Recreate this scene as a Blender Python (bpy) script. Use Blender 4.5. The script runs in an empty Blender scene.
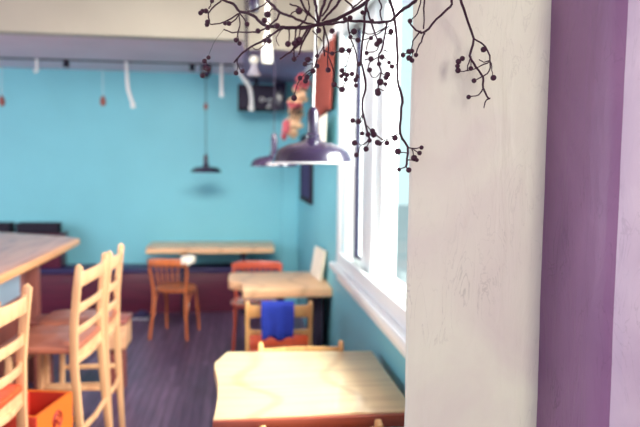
import bpy, bmesh, math, random
from mathutils import Vector, Matrix
R = math.radians
rnd = random.Random(7)
sc = bpy.context.scene
COL = sc.collection

# ------------------------------------------------------------------ camera
FPX, CX, CY = 640.0, 320.0, 213.5
YAW, PITCH, ROLL = R(7.1496), R(-4.0808), R(0.6)
CAM = Vector((0, 0, 1.62))
fwd = Vector((math.sin(YAW)*math.cos(PITCH), math.cos(YAW)*math.cos(PITCH), math.sin(PITCH)))
r0 = Vector((math.cos(YAW), -math.sin(YAW), 0))
u0 = r0.cross(fwd)
rt = math.cos(ROLL)*r0 + math.sin(ROLL)*u0
up = -math.sin(ROLL)*r0 + math.cos(ROLL)*u0
cd = bpy.data.cameras.new('camera'); cam = bpy.data.objects.new('camera', cd); COL.objects.link(cam)
m = Matrix((rt, up, -fwd)).transposed().to_4x4(); m.translation = CAM
cam.matrix_world = m
cd.sensor_width = 36; cd.lens = 36
cd.clip_start = 0.05
cd.dof.use_dof = True; cd.dof.focus_distance = 1.27; cd.dof.aperture_fstop = 2.9
sc.camera = cam

def at(x, y, X=None, Y=None, Z=None):
    d = fwd*FPX + rt*(x-CX) - up*(y-CY)
    t = (X-CAM.x)/d.x if X is not None else (Y-CAM.y)/d.y if Y is not None else (Z-CAM.z)/d.z
    return CAM + d*t

# ------------------------------------------------------------------ world, lights, exposure
w = bpy.data.worlds.new('daylight_sky'); sc.world = w; w.use_nodes = True
bg = w.node_tree.nodes['Background']
bg.inputs['Color'].default_value = (0.80, 0.97, 1.0, 1); bg.inputs['Strength'].default_value = 0.85
def area(name, loc, direction, sx, sy, power, color):
    l = bpy.data.lights.new(name, 'AREA'); l.shape = 'RECTANGLE'; l.size = sx; l.size_y = sy
    l.energy = power; l.color = color
    o = bpy.data.objects.new(name, l); COL.objects.link(o); o.location = loc
    o.rotation_euler = Vector(direction).to_track_quat('-Z', 'Y').to_euler()
    return o
area('window_daylight', (3.0, 1.6, 3.4), (-2.7, 1.8, -2.2), 3.0, 2.2, 900, (1.0, 0.95, 0.90))
area('front_window_daylight', (.95, -2.75, 2.0), (-0.05, 1, -0.03), .85, 1.6, 48, (1.0, 0.95, 0.80))
area('shopfront_daylight', (-2.2, -2.75, 1.9), (0.05, 1, 0.0), 3.4, 2.0, 34, (0.80, 0.74, 1.0))
area('added_side_fill', (-5.12, 3.6, 1.9), (1, 0.12, -0.05), 3.6, 1.7, 100, (0.92, 0.93, 1.0))  # unseen fill, added to lift the right wall, sill and casing
cl = area('added_back_wall_fill', (-.05, 3.2, 2.95), (-0.02, 1, -0.60), 2.0, .8, 44, (1.0, 0.96, 0.88)); cl.data.spread = R(90)  # added fill above the view, brightens the far wall; no fixture here
vs = sc.view_settings
vs.view_transform = 'Standard'; vs.look = 'None'; vs.gamma = 1; vs.use_curve_mapping = False
vs.exposure = 0.5

# ------------------------------------------------------------------ materials
def srgb(r, g, b):
    f = lambda c: (c/255/12.92) if c/255 <= .04045 else ((c/255+.055)/1.055)**2.4
    return (f(r), f(g), f(b), 1)
def base_mat(name, rough=.5, coat=0, spec=.5, metal=0):
    mt = bpy.data.materials.new(name); mt.use_nodes = True
    nt = mt.node_tree; b = nt.nodes['Principled BSDF']
    b.inputs['Roughness'].default_value = rough; b.inputs['Coat Weight'].default_value = coat
    b.inputs['Specular IOR Level'].default_value = spec; b.inputs['Metallic'].default_value = metal
    return mt, nt, b
def ramp(nt, fac, stops):
    r = nt.nodes.new('ShaderNodeValToRGB'); nt.links.new(fac, r.inputs[0])
    while len(r.color_ramp.elements) < len(stops): r.color_ramp.elements.new(.5)
    for e, (p, c) in zip(r.color_ramp.elements, stops): e.position = p; e.color = c
    return r
def coords(nt, scale, loc=(0,0,0)):
    tc = nt.nodes.new('ShaderNodeTexCoord'); mp = nt.nodes.new('ShaderNodeMapping')
    mp.inputs['Scale'].default_value = scale; mp.inputs['Location'].default_value = loc
    nt.links.new(tc.outputs['Object'], mp.inputs['Vector']); return mp.outputs[0]
def noise(nt, vec, scale, detail=4, dist=0):
    n = nt.nodes.new('ShaderNodeTexNoise'); n.inputs['Scale'].default_value = scale
    n.inputs['Detail'].default_value = detail; n.inputs['Distortion'].default_value = dist
    nt.links.new(vec, n.inputs['Vector']); return n.outputs['Fac']
def bump(nt, b, h, strength, dist=.01):
    bp = nt.nodes.new('ShaderNodeBump'); bp.inputs['Strength'].default_value = strength
    bp.inputs['Distance'].default_value = dist
    nt.links.new(h, bp.inputs['Height']); nt.links.new(bp.outputs[0], b.inputs['Normal'])
def paint(name, c, var=.08, rough=.6, scale=3, bs=.1, **k):
    mt, nt, b = base_mat(name, rough, **k)
    v = coords(nt, (1,1,1)); f = noise(nt, v, scale, 5)
    lo = tuple(x*(1-var) for x in c[:3])+(1,); hi = tuple(min(1, x*(1+var)) for x in c[:3])+(1,)
    r = ramp(nt, f, [(.3, lo), (.7, hi)]); nt.links.new(r.outputs[0], b.inputs['Base Color'])
    if bs: bump(nt, b, noise(nt, v, scale*14, 3), bs, .004)
    return mt
def wood(name, light, dark, axis='x', rough=.42, coat=.15, amount=.6, knots=False):
    mt, nt, b = base_mat(name, rough, coat)
    s = {'x': (1.2, 14, 14), 'y': (14, 1.2, 14), 'z': (14, 14, 1.2)}[axis]
    v = coords(nt, s); f = noise(nt, v, 1.6, 6, .6)
    mid = tuple(light[i]*(1-amount)+dark[i]*amount for i in range(3))+(1,)
    r = ramp(nt, f, [(.3, mid), (.55, light), (.75, light)])
    out = r.outputs[0]
    if knots:
        s2 = {'x': (1, 3.2, 3), 'y': (3.2, 1, 3), 'z': (3, 3, 1)}[axis]
        v2 = coords(nt, s2, (.37, .1, 0))
        wv = nt.nodes.new('ShaderNodeTexWave'); wv.inputs['Scale'].default_value = .7
        wv.inputs['Distortion'].default_value = 7; wv.inputs['Detail'].default_value = 1
        wv.inputs['Detail Scale'].default_value = .8
        nt.links.new(v2, wv.inputs['Vector'])
        kr = ramp(nt, wv.outputs['Fac'], [(0, (.3,)*3+(1,)), (.07, (.04,)*3+(1,)), (.3, (0, 0, 0, 1))])
        mx = nt.nodes.new('ShaderNodeMix'); mx.data_type = 'RGBA'
        nt.links.new(kr.outputs[0], mx.inputs[0]); nt.links.new(out, mx.inputs[6]); mx.inputs[7].default_value = dark
        out = mx.outputs[2]
    nt.links.new(out, b.inputs['Base Color'])
    bump(nt, b, f, .12, .002)
    return mt
M = {}
M['teal'] = paint('turquoise_wall_paint', (.19, .54, .63, 1), .05, .55, 1.2, .05)
M['cream_ceiling'] = paint('cream_ceiling_paint', (.44, .41, .33, 1), .05, .7, 2)
M['grey_ceiling'] = paint('grey_ceiling_paint', (.80, .64, .74, 1), .06, .7, 2)
M['soffit'] = paint('violet_grey_paint', (.34, .27, .46, 1), .06, .7, 2)
M['white'] = paint('white_gloss_paint', (.84, .88, .88, 1), .03, .35, 3, .03)
M['maroon'] = wood('maroon_stained_wood', srgb(90, 24, 50), srgb(54, 14, 40), 'x', .45)
M['navy_seat'] = paint('navy_vinyl', srgb(44, 34, 84), .1, .5, 8)
M['table'] = wood('pale_pine', srgb(240, 208, 158), srgb(150, 88, 50), 'x', .3, .3, .22, True)
M['table_back'] = wood('tan_pine', srgb(238, 190, 144), srgb(150, 92, 66), 'x', .4, .1, .3, True)
M['front_strip'] = wood('red_brown_edge', srgb(168, 76, 50), srgb(96, 34, 36), 'x', .5, .1, .8)
M['chair'] = wood('honey_beech', srgb(232, 178, 112), srgb(176, 106, 60), 'z', .38, .2, .5)
M['stoolwood'] = wood('blond_beech', srgb(222, 168, 124), srgb(170, 102, 74), 'z', .38, .2, .45)
M['seat_tan'] = wood('tan_seat_wood', srgb(178, 104, 80), srgb(126, 62, 54), 'y', .4, .2, .5)
M['seat_red'] = wood('red_seat_wood', srgb(222, 84, 44), srgb(180, 50, 36), 'y', .4, .2, .5)
M['bentwood'] = wood('orange_bentwood', srgb(204, 112, 62), srgb(150, 70, 44), 'z', .3, .4, .5)
M['bentred'] = wood('red_bentwood', srgb(206, 92, 66), srgb(150, 56, 46), 'z', .25, .6, .4)
M['bar'] = wood('bar_top_wood', srgb(196, 138, 118), srgb(130, 78, 80), 'y', .38, .3, .8)
M['bar_edge'] = wood('bar_edge_wood', srgb(222, 160, 110), srgb(176, 104, 70), 'y', .4, .2, .5)
M['bar_panel'] = paint('pale_blue_panel', srgb(186, 206, 226), .04, .5)
M['brown'] = wood('brown_plank', srgb(150, 82, 72), srgb(90, 44, 52), 'z', .5, .1, .6)
M['apron'] = wood('pinkish_pine', srgb(222, 168, 128), srgb(178, 112, 88), 'x', .45, .1, .5)
M['orange'] = paint('orange_crate_paint', srgb(206, 98, 30), .08, .5)
M['red'] = paint('red_crate_lining', srgb(190, 50, 32), .08, .55)
M['emblem'] = paint('dark_red_print', srgb(150, 36, 30), .05, .6)
M['purple_metal'] = paint('dark_plum_enamel', srgb(42, 32, 58), .05, .25, 4, 0, coat=.5)
M['white_enamel'] = paint('white_enamel', (.85, .85, .85, 1), .02, .25, 4, 0)
M['black'] = paint('black_plastic', srgb(22, 8, 32), .08, .8)
M['dark_metal'] = paint('dark_steel', srgb(34, 24, 48), .06, .7)
M['white_cord'] = paint('white_cord', (.8, .78, .76, 1), .02, .4, 4, 0)
M['blue'] = paint('blue_towel_cloth', srgb(34, 54, 158), .12, .9, 30, .5)
M['rust'] = paint('rust_cloth', srgb(142, 64, 52), .14, .85, 6, .2)
M['white_cloth'] = paint('cream_cloth', srgb(240, 232, 214), .05, .9, 6, .2)
M['flower_pink'] = paint('dried_pink_petals', srgb(206, 100, 110), .15, .9, 20)
M['flower_cream'] = paint('dried_cream_petals', srgb(240, 200, 160), .12, .9, 20)
M['card'] = paint('cream_card', srgb(232, 224, 200), .03, .5)
M['twig'] = paint('dark_twig_bark', srgb(56, 20, 42), .2, .7, 60, .4)
M['berry'] = paint('dark_plum_berry', srgb(58, 12, 40), .25, .5, 80, .3)
M['ivory'] = paint('ivory_plastic', (.58, .56, .50, 1), .03, .5, 4, 0)
M['greyfit'] = paint('grey_plastic', (.32, .30, .36, 1), .03, .5, 4, 0)
M['gasket'] = paint('dark_blue_rubber', srgb(20, 16, 50), .03, .8, 4, 0)
M['board'] = paint('blackboard_slate', srgb(52, 44, 96), .1, .9)
M['street'] = paint('street_asphalt', (.45, .46, .48, 1), .1, .9, 2)
M['sole'] = paint('dark_canvas', srgb(42, 34, 74), .1, .8)

def floor_mat():
    mt, nt, b = base_mat('worn_floorboards', .42)
    tc = nt.nodes.new('ShaderNodeTexCoord'); sx = nt.nodes.new('ShaderNodeSeparateXYZ'); cb = nt.nodes.new('ShaderNodeCombineXYZ')
    nt.links.new(tc.outputs['Object'], sx.inputs[0]); nt.links.new(sx.outputs['Y'], cb.inputs['X']); nt.links.new(sx.outputs['X'], cb.inputs['Y'])
    br = nt.nodes.new('ShaderNodeTexBrick'); br.inputs['Scale'].default_value = 1
    br.inputs['Brick Width'].default_value = 1.3; br.inputs['Row Height'].default_value = .062
    br.inputs['Mortar Size'].default_value = .0028; br.offset = .37
    br.inputs['Color1'].default_value = srgb(112, 88, 112); br.inputs['Color2'].default_value = srgb(84, 62, 88)
    br.inputs['Mortar'].default_value = srgb(38, 24, 44)
    nt.links.new(cb.outputs[0], br.inputs['Vector'])
    mp = nt.nodes.new('ShaderNodeMapping'); mp.inputs['Scale'].default_value = (18, 1.5, 1)
    nt.links.new(tc.outputs['Object'], mp.inputs[0])
    f = noise(nt, mp.outputs[0], 2, 6, .4)
    r = ramp(nt, f, [(.25, (.55, .5, .6, 1)), (.75, (1.25, 1.2, 1.25, 1))])
    mx = nt.nodes.new('ShaderNodeMix'); mx.data_type = 'RGBA'; mx.blend_type = 'MULTIPLY'; mx.inputs[0].default_value = 1
    nt.links.new(br.outputs['Color'], mx.inputs[6]); nt.links.new(r.outputs[0], mx.inputs[7])
    nt.links.new(mx.outputs[2], b.inputs['Base Color'])
    bump(nt, b, br.outputs['Fac'], -.4, .003)
    return mt
M['floor'] = floor_mat()
def plaster(name, c, c2, bs=.5):
    mt, nt, b = base_mat(name, .5)
    v = coords(nt, (1, 1, .8)); f = noise(nt, v, 3.5, 6, .8)
    r = ramp(nt, f, [(.3, c2), (.62, c)]); out = r.outputs[0]
    # scratches and trowel marks
    v2 = coords(nt, (9, 9, 2.2)); s = noise(nt, v2, 2.2, 7, 2.2)
    sr = ramp(nt, s, [(.485, (0, 0, 0, 1)), (.5, (1, 1, 1, 1)), (.515, (0, 0, 0, 1))])
    g = noise(nt, coords(nt, (1, 1, 1), (3, 1, 7)), 4, 2)
    gr = ramp(nt, g, [(.42, (0, 0, 0, 1)), (.6, (.7, .7, .7, 1))])
    tc = nt.nodes.new('ShaderNodeTexCoord'); sz = nt.nodes.new('ShaderNodeSeparateXYZ'); nt.links.new(tc.outputs['Object'], sz.inputs[0])
    wr_ = ramp(nt, sz.outputs['Z'], [(0, (1.5,)*3+(1,)), (1.0, (.25,)*3+(1,))])   # knocks and scratches gather low on the wall
    mr = nt.nodes.new('ShaderNodeMapRange'); mr.inputs['From Min'].default_value = 1.1; mr.inputs['From Max'].default_value = 1.6
    nt.links.new(sz.outputs['Z'], mr.inputs['Value']); nt.links.new(mr.outputs[0], wr_.inputs[0])
    m0 = nt.nodes.new('ShaderNodeMath'); m0.operation = 'MULTIPLY'; nt.links.new(gr.outputs[0], m0.inputs[0]); nt.links.new(wr_.outputs[0], m0.inputs[1])
    gr = m0
    mm = nt.nodes.new('ShaderNodeMath'); mm.operation = 'MULTIPLY'; mm.use_clamp = True
    nt.links.new(sr.outputs[0], mm.inputs[0]); nt.links.new(gr.outputs[0], mm.inputs[1])
    mx = nt.nodes.new('ShaderNodeMix'); mx.data_type = 'RGBA'
    nt.links.new(mm.outputs[0], mx.inputs[0]); nt.links.new(out, mx.inputs[6]); mx.inputs[7].default_value = tuple(x*.45 for x in c2[:3])+(1,)
    nt.links.new(mx.outputs[2], b.inputs['Base Color'])
    n2 = noise(nt, v2, 1.5, 8, 1.5)
    bump(nt, b, n2, bs, .012)
    return mt
M['plaster'] = plaster('cream_plaster', srgb(230, 228, 208), srgb(218, 208, 198), .35)
M['mauve_shaded'] = plaster('mauve_plaster_shaded', srgb(150, 108, 144), srgb(130, 90, 128), .5)  # near wall's shade is put into this darker plaster colour
M['lilac_lit'] = plaster('lilac_plaster_lit', srgb(210, 192, 208), srgb(186, 164, 188), .5)  # paler copy of that plaster, with the light on its front painted in
def glass_mat():
    mt = bpy.data.materials.new('window_glass'); mt.use_nodes = True; nt = mt.node_tree; nt.nodes.clear()
    o = nt.nodes.new('ShaderNodeOutputMaterial'); mx = nt.nodes.new('ShaderNodeMixShader')
    t = nt.nodes.new('ShaderNodeBsdfTransparent'); g = nt.nodes.new('ShaderNodeBsdfGlossy')
    t.inputs[0].default_value = (.93, .98, .97, 1); g.inputs['Roughness'].default_value = .03
    mx.inputs[0].default_value = .05; nt.links.new(t.outputs[0], mx.inputs[1]); nt.links.new(g.outputs[0], mx.inputs[2])
    nt.links.new(mx.outputs[0], o.inputs[0]); return mt
M['glass'] = glass_mat()

# ------------------------------------------------------------------ mesh helpers
class MB:
    def __init__(s): s.v = []; s.f = []
    def add(s, vs, fs):
        n = len(s.v); s.v += [tuple(p) for p in vs]; s.f += [tuple(i+n for i in f) for f in fs]; return s
    def box(s, a, b):
        x0, y0, z0 = a; x1, y1, z1 = b
        return s.add([(x0,y0,z0),(x1,y0,z0),(x1,y1,z0),(x0,y1,z0),(x0,y0,z1),(x1,y0,z1),(x1,y1,z1),(x0,y1,z1)],
                     [(0,3,2,1),(4,5,6,7),(0,1,5,4),(1,2,6,5),(2,3,7,6),(3,0,4,7)])
    def prism(s, pts, z0, z1):
        n = len(pts)
        a = sum(pts[i][0]*pts[(i+1)%n][1]-pts[(i+1)%n][0]*pts[i][1] for i in range(n))
        if a < 0: pts = pts[::-1]
        return s.add([(x, y, z0) for x, y in pts]+[(x, y, z1) for x, y in pts],
                     [tuple(range(n))[::-1], tuple(range(n, 2*n))]+[(i, (i+1)%n, n+(i+1)%n, n+i) for i in range(n)])
    def sweep(s, path, sec, ref=(0, 0, 1), scales=None):
        """closed section (list of (a,b)) along a path; b axis near ref"""
        path = [Vector(p) for p in path]; n = len(sec); ref = Vector(ref); vs = []; fs = []
        for i, p in enumerate(path):
            t = (path[min(i+1, len(path)-1)]-path[max(i-1, 0)]).normalized()
            a = t.cross(ref)
            if a.length < 1e-4: a = t.cross(Vector((1, 0, .01)))
            a.normalize(); b = a.cross(t).normalized(); k = scales[i] if scales else 1
            for (u, v) in sec: vs.append(p+a*u*k+b*v*k)
        for i in range(len(path)-1):
            for j in range(n):
                fs.append((i*n+j, i*n+(j+1)%n, (i+1)*n+(j+1)%n, (i+1)*n+j))
        fs.append(tuple(range(n))[::-1]); fs.append(tuple(range((len(path)-1)*n, len(path)*n)))
        return s.add(vs, fs)
    def tube(s, path, r, seg=8, scales=None):
        sec = [(r*math.cos(2*math.pi*k/seg), r*math.sin(2*math.pi*k/seg)) for k in range(seg)]
        path = [Vector(p) for p in path]
        d = path[-1]-path[0]; ref = (0, 0, 1) if abs(d.normalized().z) < .8 else (0, 1, 0)
        return s.sweep(path, sec, ref, scales)
    def lathe(s, prof, seg=32, c=(0, 0, 0), close=False):
        vs = []; fs = []
        for r, z in prof:
            for k in range(seg):
                a = 2*math.pi*k/seg; vs.append((c[0]+r*math.cos(a), c[1]+r*math.sin(a), c[2]+z))
        n = len(prof)
        for i in range(n-1 + (1 if close else 0)):
            i2 = (i+1) % n
            for k in range(seg):
                fs.append((i*seg+k, i*seg+(k+1)%seg, i2*seg+(k+1)%seg, i2*seg+k))
        return s.add(vs, fs)
    def ball(s, c, r, sx=1, sy=1, sz=1, u=10, v=7):
        vs = [(c[0], c[1], c[2]-r*sz)]; fs = []
        for i in range(1, v):
            ph = math.pi*i/v
            for k in range(u):
                a = 2*math.pi*k/u; vs.append((c[0]+r*sx*math.sin(ph)*math.cos(a), c[1]+r*sy*math.sin(ph)*math.sin(a), c[2]-r*sz*math.cos(ph)))
        vs.append((c[0], c[1], c[2]+r*sz)); T = len(vs)-1
        for k in range(u):
            fs.append((0, 1+(k+1)%u, 1+k)); fs.append((T, 1+(v-2)*u+k, 1+(v-2)*u+(k+1)%u))
            for i in range(v-2):
                fs.append((1+i*u+k, 1+i*u+(k+1)%u, 1+(i+1)*u+(k+1)%u, 1+(i+1)*u+k))
        return s.add(vs, fs)
    def build(s, name, mat, parent=None, bevel=0, smooth=True, segs=2, thick=0):
        me = bpy.data.meshes.new(name); me.from_pydata(s.v, [], s.f)
        bm = bmesh.new(); bm.from_mesh(me); bmesh.ops.recalc_face_normals(bm, faces=bm.faces)
        if bevel:
            es = [e for e in bm.edges if len(e.link_faces) == 2 and e.calc_face_angle(0) > R(35)]
            bmesh.ops.bevel(bm, geom=es, offset=bevel, segments=segs, affect='EDGES', profile=.5, clamp_overlap=True)
        bm.to_mesh(me); bm.free()
        if smooth:
            for p in me.polygons: p.use_smooth = True
            me.set_sharp_from_angle(angle=R(38))
        me.materials.append(mat)
        o = bpy.data.objects.new(name, me); COL.objects.link(o)
        if parent: o.parent = parent
        if thick:
            md = o.modifiers.new('thickness', 'SOLIDIFY'); md.thickness = thick; md.offset = 0
        return o
def tag(o, label=None, cat=None, group=None, kind=None):
    if label: o['label'] = label
    if cat: o['category'] = cat
    if group: o['group'] = group
    if kind: o['kind'] = kind
    return o
def thing(name, label, cat, loc=(0, 0, 0), rz=0, group=None):
    o = bpy.data.objects.new(name, None); COL.objects.link(o); o.empty_display_size = .1
    o.location = loc; o.rotation_euler = (0, 0, rz)
    return tag(o, label, cat, group)
def struct(name, mb, mat, **k):
    return tag(mb.build(name, mat, **k), kind='structure')
def copy_tree(o, parent=None):
    c = o.copy(); COL.objects.link(c)
    if parent: c.parent = parent
    for ch in list(o.children): copy_tree(ch, c)
    return c
def smooth_path(pts, n=4):
    """Catmull-Rom through the points"""
    P = [Vector(p) for p in pts]; out = []
    for i in range(len(P)-1):
        a = P[max(i-1, 0)]; b = P[i]; c = P[i+1]; d = P[min(i+2, len(P)-1)]
        for k in range(n):
            t = k/n
            out.append(.5*((2*b)+(c-a)*t+(2*a-5*b+4*c-d)*t*t+(3*b-a-3*c+d)*t**3))
    out.append(P[-1]); return out

# ------------------------------------------------------------------ room shell
XW = .67            # window wall plane
YB = 7.55           # far wall plane
ZC, ZR, ZSF = 2.69, 3.06, 2.59
WY0, WY1, WZ0, WZ1 = 1.62, 4.12, .975, 2.56      # window opening
struct('floor', MB().box((-5.2, -2.9, -.08), (1.5, YB+.2, 0)), M['floor'], smooth=False)
struct('wall_back', MB().box((-5.2, YB, 0), (.9, YB+.2, 3.2)), M['teal'], smooth=False)
wr = MB()
wr.box((XW, WY1, 0), (.9, YB, ZSF)); wr.box((XW, WY0, 0), (.9, WY1, WZ0)); wr.box((XW, WY0, WZ1), (.9, WY1, ZSF))
wr.box((XW, 1.4, 0), (.9, WY0, ZSF))
struct('wall_right', wr, M['teal'], smooth=False)
struct('wall_right_upper', MB().box((XW, 1.4, ZSF), (.9, YB, 3.2)), M['cream_ceiling'], smooth=False)
struct('wall_left', MB().box((-5.4, -2.9, 0), (-5.2, 1.7, 3.2)).box((-5.4, 5.5, 0), (-5.2, YB, 3.2)).box((-5.4, 1.7, 0), (-5.2, 5.5, 1.0)).box((-5.4, 1.7, 2.8), (-5.2, 5.5, 3.2)), M['teal'], smooth=False)  # gap in this wall added to go with the side fill
# front wall behind the camera with two window openings
wf = MB()
for a, b in (((-5.2, -3.1, 0), (1.5, -2.9, .8)), ((-5.2, -3.1, 2.85), (1.5, -2.9, 3.2)),
             ((-5.2, -3.1, .8), (-4.0, -2.9, 2.85)), ((-.4, -3.1, .8), (-.1, -2.9, 2.85)), ((1.4, -3.1, .8), (1.5, -2.9, 2.85))):
    wf.box(a, b)
struct('wall_front', wf, M['plaster'], smooth=False)
struct('wall_side', MB().box((1.45, -3.1, 0), (1.6, 1.04, 3.2)), M['mauve_shaded'], smooth=False)
ys = at(60, 35.5, Z=ZC).y
struct('ceiling', MB().box((-5.2, -2.9, ZR), (1.5, ys, ZR+.15)), M['grey_ceiling'], smooth=False)
struct('ceiling_back', MB().box((-5.2, ys+.02, ZC), (XW, YB, ZC+.4)), M['grey_ceiling'], smooth=False)
struct('trim_beam', MB().box((-5.2, ys-.1, ZC-.002), (XW, ys+.02, ZR)), M['cream_ceiling'], smooth=False)
struct('trim_cornice', MB().box((-5.2, ys-.14, ZR-.03), (.04, ys-.1, ZR)), M['cream_ceiling'], bevel=.008)
ysf = at(260, 50, Z=ZSF).y
struct('ceiling_soffit', MB().box((.03, ysf, ZSF), (XW, YB, ZC+.02)), M['soffit'], smooth=False)
struct('trim_soffit', MB().box((.03, ysf-.03, ZSF), (XW, ysf, ZR)), M['cream_ceiling'], smooth=False)
struct('pillar', MB().box((.485, YB-.12, 0), (XW, YB, ZSF)), M['teal'], smooth=False)
struct('trim_picture_rail', MB().box((XW-.035, WY1+.11, ZSF-.07), (XW, YB-.12, ZSF)), M['white'], bevel=.006)
struct('street_ground', MB().box((.95, -12, -.3), (26, 30, -.12)), M['street'], smooth=False)

# near pier and the wall block this side of it (rounded plaster corners)
def plan_wall(name, pts, r, mat, z1=3.06, wob=.0, front=None):
    # rounded polygon plan
    out = []
    n = len(pts)
    for i in range(n):
        p = Vector(pts[i][:2]); a = Vector(pts[i-1][:2]); b = Vector(pts[(i+1) % n][:2]); rr = pts[i][2]
        if rr == 0: out.append((p.x, p.y)); continue
        p0 = p+(a-p).normalized()*rr; p1 = p+(b-p).normalized()*rr
        for k in range(7):
            t = k/6; q = p0*(1-t)**2+p*2*t*(1-t)+p1*t*t; out.append((q.x, q.y))
    mb = MB(); N = len(out); Z = [0+z1*k/60 for k in range(61)]; vs = []
    for z in Z:
        for (x, y) in out:
            k = wob*(math.sin(z*7+1)*.5+math.sin(z*17.3)*.3+math.sin(z*41)*.2)
            vs.append((x+k, y+k*.5, z))
    fs = [tuple(range(N))[::-1], tuple(range(60*N, 61*N))]
    for i in range(60):
        for j in range(N): fs.append((i*N+j, i*N+(j+1) % N, (i+1)*N+(j+1) % N, (i+1)*N+j))
    o = struct(name, mb.add(vs, fs), mat)
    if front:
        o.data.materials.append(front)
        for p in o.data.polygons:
            if p.normal.y < -.75: p.material_index = 1  # camera-facing faces take the paler copy, so their light is painted
    return o
plan_wall('wall_pier', [(.348, 1.30, .012), (.70, 1.30, 0), (.70, 1.62, 0), (.46, 1.62, 0)], 0, M['plaster'], wob=.0022)
plan_wall('wall_near', [(.647, 1.42, 0), (.647, 1.04, .085), (1.5, 1.04, 0), (1.5, 1.42, 0)], 0, M['mauve_shaded'], wob=.0018, front=M['lilac_lit'])

# window
def frame(x0, x1, y0, y1, z0, z1, wd):
    m_ = MB(); m_.box((x0, y0, z0), (x1, y0+wd, z1)); m_.box((x0, y1-wd, z0), (x1, y1, z1))
    m_.box((x0, y0+wd, z0), (x1, y1-wd, z0+wd)); m_.box((x0, y0+wd, z1-wd), (x1, y1-wd, z1)); return m_
win = struct('window_1', frame(.675, .86, WY0, WY1, WZ0, WZ1, .035), M['white'])
frame(.645, .67, WY0-.02, WY1+.12, WZ0-.03, WZ1+.03, .12).build('window_casing', M['white'], win, bevel=.006)
MB().box((.60, WY0-.02, WZ0-.03), (.70, WY1+.14, WZ0+.012)).build('window_sill', M['white'], win, bevel=.008)
MB().box((.645, WY0-.02, WZ0-.10), (.668, WY1+.1, WZ0-.03)).build('sill_apron', M['white'], win, bevel=.005)
MB().box((.70, 3.36, WZ0+.035), (.84, 3.66, WZ1-.035)).build('window_mullion', M['white'], win, bevel=.01)
for y0, y1 in ((3.66, WY1-.035), (WY0+.035, 3.36)):
    s_ = frame(.745, .80, y0, y1, WZ0+.035, WZ1-.035, .05).build('window_sash', M['white'], win, bevel=.004)
    MB().box((.765, y0+.05, WZ0+.085), (.771, y1-.05, WZ1-.085)).build('pane', M['glass'], s_, smooth=False)
g_ = MB(); g_.box((.724, 3.965, WZ0+.075), (.748, 4.015, WZ1-.08)); g_.box((.733, 3.86, WZ0+.075), (.748, 4.0, WZ0+.095))
g_.build('gasket', M['gasket'], win)

# ------------------------------------------------------------------ bench along the far wall, back box, black boxes
bench = thing('bench', 'long maroon built-in bench with dark navy seat along the turquoise far wall', 'bench', (0, 7.13, 0))
def local(o, mb):
    L = o.location
    mb.v = [(x-L.x, y-L.y, z-L.z) for x, y, z in mb.v]; return mb
XB1 = .44
local(bench, MB().box((-5.1, 7.15, .0), (XB1, 7.5, .45))).build('bench_front', M['maroon'], bench, bevel=.004)
local(bench, MB().box((-5.1, 7.12, .45), (XB1, 7.545, .495))).build('seat', M['navy_seat'], bench, bevel=.01)
hb = thing('back_counter', 'low maroon counter box standing on the bench behind the bar end', 'counter', (-3.3, 7.35, .497))
local(hb, MB().box((-4.7, 7.24, .497), (-1.95, 7.5, .84))).build('body', M['maroon'], hb, bevel=.004)
local(hb, MB().box((-4.74, 7.2, .84), (-1.93, 7.53, .872))).build('top', M['maroon'], hb, bevel=.006)
def zx(x): return at(x, 226, Y=7.3).x
for xa, xb, lab in ((-14, 10, 'black box on the maroon back counter cut by the left picture edge'), (17, 58, 'long black box on the maroon back counter nearest the turquoise wall gap')):
    t = thing('storage_box', lab, 'box', ((zx(xa)+zx(xb))/2, 7.35, .873), 0, 'black boxes on the back counter')
    local(t, MB().box((zx(xa), 7.27, .873), (zx(xb), 7.45, .965))).build('body', M['black'], t, bevel=.008)
    local(t, MB().box((zx(xa)-.004, 7.266, .965), (zx(xb)+.004, 7.454, .985))).build('lid', M['black'], t, bevel=.004)

# ------------------------------------------------------------------ bar
bar = thing('bar_counter', 'long wooden bar counter with thick live edge and pale blue front panel', 'bar counter', (-1.9, 3.5, 0))
top = [(-1.20, .9), (-1.19, 2.0), (-1.195, 3.3), (-1.20, 4.3), (-1.215, 5.0), (-1.33, 5.14), (-1.94, 5.49), (-3.3, 5.7), (-3.3, .9)]
local(bar, MB().prism(top, 1.024, 1.07)).build('countertop', M['bar'], bar, bevel=.006)
e_ = MB(); e_.sweep([(-1.197, .9, 1.046), (-1.187, 2.0, 1.046), (-1.192, 3.3, 1.046), (-1.197, 4.3, 1.046), (-1.212, 5.0, 1.046)], [(-.01, -.024), (.012, -.02), (.012, .02), (-.01, .0245)])
local(bar, e_).build('front_edge', M['bar_edge'], bar, bevel=.003)
xp = at(23, 290, X=-1.5)
local(bar, MB().box((-1.55, .95, .72), (-1.5, xp.y, 1.024))).build('front_panel', M['bar_panel'], bar, bevel=.004)
local(bar, MB().box((-1.9, .95, .0), (-1.53, xp.y-.03, .72))).build('lower_panel', M['brown'], bar, bevel=.004)
for yy in (4.62, 4.95):
    local(bar, MB().box((-1.58, yy-.04, 0), (-1.49, yy+.05, 1.024))).build('leg', M['brown'], bar, bevel=.004)

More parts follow.
